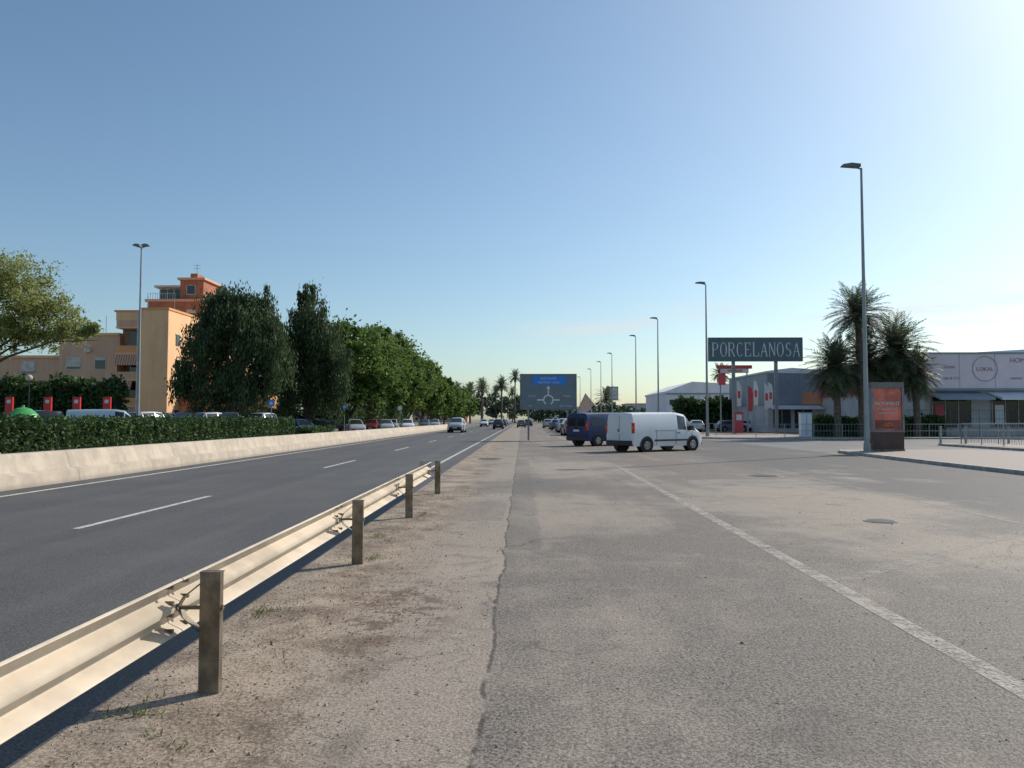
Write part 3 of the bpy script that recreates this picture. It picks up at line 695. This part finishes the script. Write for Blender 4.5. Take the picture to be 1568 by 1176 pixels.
e=empty('warehouse',(33,150,0)); mb=MB()
mb.box(28,42,150,175,0,6.6,m_wp); mb.prism([(27.8,6.6),(42.2,6.6),(42.2,8.4),(33,8.9),(27.8,7.0)],'y',149.8,175.2,m_wp)
mb.build('walls',e); mb=MB()
for x in np.arange(28.6,41,1.7): mb.box(x,x+1.1,149.9,149.98,4.4,5.4,m_glass)
mb.box(27.8,42.2,149.72,149.79,6.4,6.7,m_gp)
mb.build('windows',e)
e=empty('pointed_pavilion',(25.5,300,0)); mb=MB()
mb.box(22,30,300,312,0,5,m_lg)
mb.add([(22,300,5),(30,300,5),(30,312,5),(22,312,5),(25,306,12)],[(0,1,4),(1,2,4),(2,3,4),(3,0,4)],m_pink); mb.build('walls',e)
e=empty('retail_sign',(24,90,0)); mb=MB()
mb.box(22.7,26.8,90,90.3,7.5,7.9,m_rd); mb.box(23.2,26.4,90.02,90.28,7.0,7.48,m_swhite); mb.box(22.9,23.7,89.98,90.2,5.6,6.98,m_rd)
for x in(23.2,26.3): mb.cyl((x,90.4,0),(x,90.4,7.8),.08,.08,m_pole,8)
mb.build('panel',e); text('text','MUEBLES',.42,(24.8,89.96,7.22),m_rd,e)
for x,y,h,mt in((24.4,88,6.0,m_swhite),(25.4,87,5.4,m_rd),(26.3,88,6.1,m_swhite),(27.2,87,5.7,m_swhite),(28.3,89,5.9,m_swhite)):
    mb=MB(); mb.cyl((x,y,0),(x,y,h),.035,.02,m_pole,6)
    pr=[(x+.03,h-3.0),(x+.5,h-2.9),(x+.58,h-1.0),(x+.42,h-.3),(x+.03,h)]
    mb.prism(pr,'y',y-.01,y+.01,mt)
    if h>5.5: mb.box(x+.14,x+.44,y-.02,y-.012,h-2.0,h-1.2,m_rd)
    mb.build('feather_banner')
mb=MB(); mb.box(22.8,23.7,83,83.3,.13,2.4,m_rd); mb.box(22.95,23.55,82.97,82.99,1.5,2.1,m_swhite); mb.build('sign_totem')
mb=MB(); mb.box(23.4,24.3,65,65.6,.13,2.1,m_wp); mb.box(23.35,24.35,64.95,65.65,2.1,2.18,m_gp); mb.box(23.84,23.86,64.985,64.998,.25,2.0,m_dark); mb.build('utility_cabinet')
mb=MB(); mb.box(24.2,27.6,222,222.3,7,11,m_board); mb.box(24.4,27.4,221.95,221.99,7.3,10.7,m_lg); mb.cyl((25.9,222.5,0),(25.9,222.5,8),.15,.15,m_pole,8); mb.build('billboard')
for x,y,h,p in((27,100,10,m_grey),(29.5,104,90,m_white),(20.5,118,90,m_grey),(21.5,96,85,m_silver)):
    vehicle('parked_car',(x,y,.004),h,'car',p)

def fence(pts,h,z0,mt,sp=2.0,bars=3,name='metal_fence',pick=0):
    mb=MB()
    for a,b in zip(pts,pts[1:]):
        a=Vector(a);b=Vector(b);ln=(b-a).length;k=max(1,int(ln/sp))
        for i in range(k+1):
            p=a.lerp(b,i/k); mb.cyl((p.x,p.y,z0),(p.x,p.y,z0+h),.03,.03,mt,8)
        for j in range(bars):
            z=z0+h*(j+1)/bars-.03; mb.cyl((a.x,a.y,z),(b.x,b.y,z),.018,.018,mt,6)
        if pick:
            for i in range(int(ln/pick)):
                p=a.lerp(b,i*pick/ln); mb.cyl((p.x,p.y,z0+.1),(p.x,p.y,z0+h-.04),.009,.009,mt,4,False)
    mb.build(name)
m_dkm=mat('fence_steel',(.14,.15,.155),.5,.4)
fence([(26.3,20),(26.3,46.6),(44,46.6)],1.25,.13,m_pole,2.0,3,pick=.2)
fence([(19,63),(40,63)],1.1,.13,m_pole,2.2,2,pick=.25)
fence([(30,68),(60,68)],2.3,.13,m_dkm,2.5,3,pick=.25)
fence([(17.5,70),(17.5,120)],1.1,.13,m_pole,2.5,2)
for x,y in((25.4,47.2),(26.8,47),(29.5,47.2)):
    mb=MB(); mb.cyl((x,y,.13),(x,y,1.1),.07,.06,m_pole,10); mb.cyl((x,y,1.1),(x,y,1.2),.09,.03,m_pole,10); mb.build('bollard')

for x,y in((-37,55),(-34.2,55),(-32.1,55),(-29.9,55)):
    mb=MB(); mb.box(x-.27,x+.27,y-.08,y+.08,1.5,3.2,m_red); mb.box(x-.14,x+.14,y-.09,y-.082,2.75,3.0,m_swhite); mb.cyl((x,y,PZ),(x,y,1.5),.06,.06,m_pole,8); mb.build('parking_totem',bevel=.02)
mb=MB(); prof=[(.72,.45),(.80,.9),(.76,1.3),(.58,1.7),(.32,1.95),(.12,2.02),(0.01,2.03)]
m_bin=mat('green_plastic',(.06,.34,.09),.4,var=.08)
for (r0,z0),(r1,z1) in zip(prof,prof[1:]): mb.cyl((-22.9,35,z0+.12),(-22.9,35,z1+.12),r0*1.05,r1*1.05,m_bin,20,False)
for s in(-1,1): mb.cyl((-22.9+s*.3,34.6,1.65),(-22.9+s*.3,34.2,1.7),.13,.13,m_dark,12)
mb.cyl((-22.9,35,2.13),(-22.9,35,2.24),.06,.06,m_pole,8); mb.build('recycling_container',smooth=50)
mb=MB(); mb.cyl((-35.6,55,PZ),(-35.6,55,4.4),.05,.04,m_dark,8)
for k in range(6):
    a0=-1.5+k*.5;a1=a0+.5; mb.cyl((-35.6,55,4.6+.22*math.sin(a0)),(-35.6,55,4.6+.22*math.sin(a1)),.22*math.cos(a0)+.01,max(.01,.22*math.cos(a1)),m_shut,12,False)
mb.build('globe_lamp')
for x,y,c in((-19.0,58,m_sblue),(-17.4,75,m_sblue),(-13.4,84,m_swhite),(-30.5,80,m_red)):
    mb=MB(); mb.cyl((x,y,0),(x,y,3.1),.035,.035,m_pole,8); mb.cyl((x,y-.05,2.8),(x,y-.03,2.8),.26,.26,c,20); mb.cyl((x,y-.06,2.8),(x,y-.052,2.8),.12,.12,m_swhite,20); mb.build('traffic_sign')

# ------------------------------------------------------------ vegetation
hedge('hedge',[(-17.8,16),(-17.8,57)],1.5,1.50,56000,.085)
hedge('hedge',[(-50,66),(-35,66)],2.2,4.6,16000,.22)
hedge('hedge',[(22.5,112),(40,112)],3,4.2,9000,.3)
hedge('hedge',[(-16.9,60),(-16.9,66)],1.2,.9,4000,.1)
tree('pepper_tree',(-26.3,70,.0),[(-26.3,70,9.6,3.7,3.5,4.6),(-29.2,70,7.0,2.5,2.8,4.6),(-24,70,8.0,3,3,4.8),(-28.0,70.5,11.9,2.2,2,2.1),(-24.6,71,12.0,2.1,2,2.1),(-22.9,70,5.8,1.7,2.2,4),(-26.5,70,4.8,4.4,2.8,3.2),(-30.6,70,5.2,1.3,2,3.2)],52000,.175,lf_dark,.72,.45,.11,42,1.8,.38,.6)
tree('pepper_tree',(-21.2,76,0),[(-21.4,76,11.0,2.1,2.4,4.0),(-22.9,76,7.6,1.9,2.2,4.6),(-20.0,76,8.2,2.3,2.4,4.6),(-18.3,76,6.6,1.5,2,3.8),(-21.6,76,14.0,1.1,1,1.6),(-20.5,76,4.5,3.4,2.4,3.2)],38000,.175,lf_dark,.72,.4,.11,42,1.8,.38,.6)
for i,(x,y,h,w) in enumerate(((-19.9,88,13.8,4.2),(-20.4,102,15.0,4.6),(-19.8,116,15.2,4.6),(-20,132,14.8,4.6),(-19.7,150,13.8,4.4),(-19.8,170,12.6,4.2),(-19.4,190,12,4),(-19.6,215,11.6,4.2),(-19.6,245,11.4,4.2))):
    bl=[(x,y,h*.60,w,w,h*.36),(x-w*.5,y-1,h*.45,w*.7,w*.7,h*.28),(x+w*.5,y+1,h*.48,w*.7,w*.7,h*.32),(x+random.uniform(-1,1),y,h*.80,w*.55,w*.55,h*.17),(x+w*.3,y,h*.3,w*.7,w*.7,h*.2)]
    tree('street_tree',(x,y,0),bl,int(22000 if i<4 else 8000),.27 if i<4 else .42,lf_green,0,.25,.13,42)
hedge('shrubbery',[(-34,86),(-21.5,84),(-21,130)],3,2.6,9000,.22)
tree('acacia_tree',(-31.2,41,PZ),[(-28.0,41,8.4,2.9,2.4,2.1),(-25.6,40.5,7.0,2.1,2,1.7),(-30.0,41,8.4,2.8,2.6,2.8),(-23.2,40,6.2,1.3,1.2,.9),(-28.5,41,6.4,2.4,2,1.3),(-26.6,40.6,5.9,2.0,1.8,1.0),(-30.5,41,5.2,2.4,1.8,1.4)],36000,.095,lf_light,.25,.2,.12,55,.3,.5)

def palm(name,x,y,zc,nf,fl,tr=.26,z0=.13,spread=1.0,lw=.045):
    e=empty(name,(x,y,z0)); mb=MB(); k=int((zc-z0)/.22); lean=random.uniform(-.25,.25)
    for i in range(k):
        t0=i/k;t1=(i+1)/k; f=lambda t:Vector((x+lean*t*t,y,z0+(zc-z0)*t))
        mb.cyl(f(t0),f(t1),tr*(1.15-.25*t0)*1.10,tr*(1.15-.25*t1)*.93,m_palmtr,9,True)
    c=Vector((x+lean,y,zc)); mb.cyl(c-Vector((0,0,.7)),c+Vector((0,0,.1)),tr*1.2,tr*1.8,m_palmtr,10)
    Cs=[];Us=[];Vs=[]
    for i in range(nf):
        az=i*2.39996+random.uniform(-.2,.2); el=R(82)-R(120)*((i/nf)**.85)*spread+random.uniform(-.1,.1)
        ln=fl*random.uniform(.85,1.1); p=c.copy(); seg=13; d=Vector((math.cos(az)*math.cos(el),math.sin(az)*math.cos(el),math.sin(el)))
        pts=[p.copy()]
        for s in range(seg):
            p=p+d*ln/seg; d=(d+Vector((0,0,-.060-.03*s/seg))).normalized(); pts.append(p.copy())
        for s in range(seg):
            if s<seg-2 and s%2==0: mb.cyl(pts[s],pts[s+2],.025*(1-s/seg)+.008,.02*(1-s/seg)+.006,m_palmtr,4,False)
            dd=(pts[s+1]-pts[s]).normalized(); sd=dd.cross(Vector((0,0,1))); 
            if sd.length<.05: sd=Vector((1,0,0))
            sd.normalize(); up=sd.cross(dd)
            if s<1: continue
            for h in(0,.5):
                q=pts[s].lerp(pts[s+1],h); l=fl*.20*math.sin(math.pi*min(1,(s+h)/seg*.85+.13))+.06
                for sg in(-1,1):
                    u=(sd*sg+dd*.75+up*random.uniform(.0,.45)+Vector((0,0,-.25))).normalized()
                    Cs.append(q+u*l*.5); Us.append(u*l*.5); Vs.append(dd*lw)
    mb.build('trunk',e,smooth=60)
    quads('fronds',np.array(Cs),np.array(Us),np.array(Vs),lf_palm,e)
palm('palm_tree',28.5,65,10.4,80,3.1,lw=.055)
palm('palm_tree',31.9,66.5,7.5,140,3.7,spread=1.2,lw=.055)
palm('palm_tree',26.3,64.6,6.0,120,3.0,spread=1.25,lw=.055)
palm('palm_tree',29.4,67,6.4,110,3.2,spread=1.25,lw=.055)
palm('palm_tree',33.6,66,5.6,90,2.6,spread=1.2,lw=.055)
for x,y,z in((-16,300,15),(-9,330,16),(-7,260,13),(-22,320,14),(4,360,13),(-3,300,18),(9,380,13),(-28,330,15),(-14,270,12),(-12,350,14),(-5,390,15),(-19,280,12),(22,200,7),(41,160,11)):
    palm('palm_tree',x,y,z,44,3.8 if y>190 else 2.6,z0=0,lw=.09)
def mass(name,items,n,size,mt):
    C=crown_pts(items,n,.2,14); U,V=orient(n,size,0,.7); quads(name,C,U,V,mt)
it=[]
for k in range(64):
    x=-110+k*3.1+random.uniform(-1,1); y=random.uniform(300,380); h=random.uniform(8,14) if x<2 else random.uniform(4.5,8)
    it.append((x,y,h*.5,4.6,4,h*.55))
mass('distant_trees',it,30000,.75,lf_haze)
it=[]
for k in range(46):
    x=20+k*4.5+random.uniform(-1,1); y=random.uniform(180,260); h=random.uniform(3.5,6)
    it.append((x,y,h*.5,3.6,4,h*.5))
mass('distant_trees',it,15000,.6,lf_haze)
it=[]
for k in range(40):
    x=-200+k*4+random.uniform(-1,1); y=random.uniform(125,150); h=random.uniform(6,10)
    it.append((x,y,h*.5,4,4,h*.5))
mass('distant_trees',it,12000,.6,lf_haze)
hedge('shrubbery',[(25,66.5),(36,67.3)],1.6,1.7,8000,.14)

for x,y,w,d,h,mt in((45,330,30,20,8,m_lg),(-60,420,30,20,18,m_pink),(12,480,26,20,9,m_wp),(60,230,30,20,7,m_wp)):
    e=empty('distant_building',(x,y,0)); mb=MB(); mb.box(x,x+w,y,y+d,0,h,mt); mb.box(x-.3,x+w+.3,y-.3,y+d+.3,h,h+.4,m_shut); mb.build('walls',e)
    mb=MB()
    for zz in np.arange(1.2,h-1.5,3):
        for xx in np.arange(x+1.5,x+w-2,3.2): mb.box(xx,xx+1.4,y-.06,y-.01,zz,zz+1.4,m_glass)
    mb.build('windows',e)

# ------------------------------------------------------------ weeds, gravel, litter
Cs=[];Us=[];Vs=[]
for k in range(70):
    if k<30: cx,cy=[(-2.02,4.15),(-1.75,8.9),(-2.1,6.3),(-1.7,12.9),(-1.95,10.5)][k%5]; cx+=random.gauss(0,.07);cy+=random.gauss(0,.15)
    else: cx=random.uniform(-2.3,-1.6);cy=random.uniform(2.5,17)
    for _ in range(14 if k<30 else 5):
        az=random.uniform(0,6.28); u=Vector((math.cos(az),math.sin(az),random.uniform(.3,1.3))).normalized(); l=random.uniform(.012,.035)
        Cs.append((cx+random.gauss(0,.03)+u.x*l,cy+random.gauss(0,.03)+u.y*l,.006+u.z*l)); Us.append(u*l); Vs.append(Vector((-math.sin(az),math.cos(az),0))*.005)
quads('weeds',np.array(Cs),np.array(Us),np.array(Vs),lf_weed)
m_peb=mat('pebbles',(.32,.26,.20),.9,vs=8,var=.5)
mb=MB()
for k in range(8500):
    if k<6800: x=-2.35+abs(random.gauss(0,.8)); y=random.uniform(2.2,18)
    else: x=random.uniform(-2,9); y=random.uniform(2.5,16)
    r=random.uniform(.003,.010)*(1.9 if random.random()<.04 else 1); z=.004
    a=random.uniform(0,3); ca,sa=math.cos(a),math.sin(a)
    vs=[(x+ca*r,y+sa*r,z),(x-sa*r*.8,y+ca*r*.8,z),(x-ca*r,y-sa*r,z),(x+sa*r*.8,y-ca*r*.8,z),(x+ca*r*.2,y,z+r*.9)]
    mb.add(vs,[(0,1,4),(1,2,4),(2,3,4),(3,0,4)],m_peb)
mb.build('gravel')
m_lit=mat('dry_leaf',(.13,.07,.03),.8,vs=20,var=.5)
Cs=np.concatenate([RNG.normal(size=(420,3))*np.array([.38,1.0,0])+np.array([-1.15,6.6,.012]),RNG.uniform(size=(180,3))*np.array([9,14,0])+np.array([-1.5,2.5,.012])])
U,V=orient(600,.016,0,.6); U[:,2]*=.3; V[:,2]*=.3; quads('leaf_litter',Cs,U,V,m_lit)

# ------------------------------------------------------------ sky, sun
AZ=R(51); EL=R(37)
w=bpy.data.worlds.new('World'); scene.world=w; w.use_nodes=True; nt=w.node_tree
bg=nt.nodes['Background']; bg.inputs[1].default_value=.125
sk=N(nt,'ShaderNodeTexSky',sky_type='NISHITA'); sk.sun_disc=False; sk.sun_elevation=EL; sk.sun_rotation=AZ
sk.air_density=1.0; sk.dust_density=1.1; sk.ozone_density=2.4; sk.altitude=0
tc=N(nt,'ShaderNodeTexCoord').outputs['Generated']
mp=N(nt,'ShaderNodeMapping'); mp.inputs['Scale'].default_value=(3,3,26); L(nt,tc,mp.inputs[0])
s=N(nt,'ShaderNodeSeparateXYZ'); L(nt,tc,s.inputs[0])
n=NOISE(nt,mp.outputs[0],1.6,6,.6,.3)
band=M(nt,'MULTIPLY',RAMP(nt,s.outputs[2],.085,.12),M(nt,'SUBTRACT',1,RAMP(nt,s.outputs[2],.125,.16)))
cl=M(nt,'MULTIPLY',M(nt,'MULTIPLY',RAMP(nt,n,.46,.66),band),RAMP(nt,s.outputs[0],-.05,.12))
base=MIX(nt,1.0,sk.outputs[0],(.93,1.02,1.0),'MULTIPLY')
col=MIX(nt,M(nt,'MULTIPLY',cl,.55),base,(6.2,6.35,6.3))
L(nt,col,bg.inputs[0])
sd=bpy.data.lights.new('sun','SUN'); sd.energy=4.3; sd.angle=R(.5); sd.color=(1,.935,.84)
so=bpy.data.objects.new('sun',sd); scene.collection.objects.link(so)
S=Vector((math.cos(EL)*math.sin(AZ),math.cos(EL)*math.cos(AZ),math.sin(EL)))
so.rotation_euler=S.to_track_quat('Z','Y').to_euler(); so.location=(30,30,40)

cd=bpy.data.cameras.new('camera'); cd.sensor_width=36; cd.lens=27.05; cd.clip_end=8000; cd.clip_start=.05
co=bpy.data.objects.new('camera',cd); scene.collection.objects.link(co)
co.location=(0,0,1.6); co.rotation_euler=(R(92.62),0,R(.78)); scene.camera=co
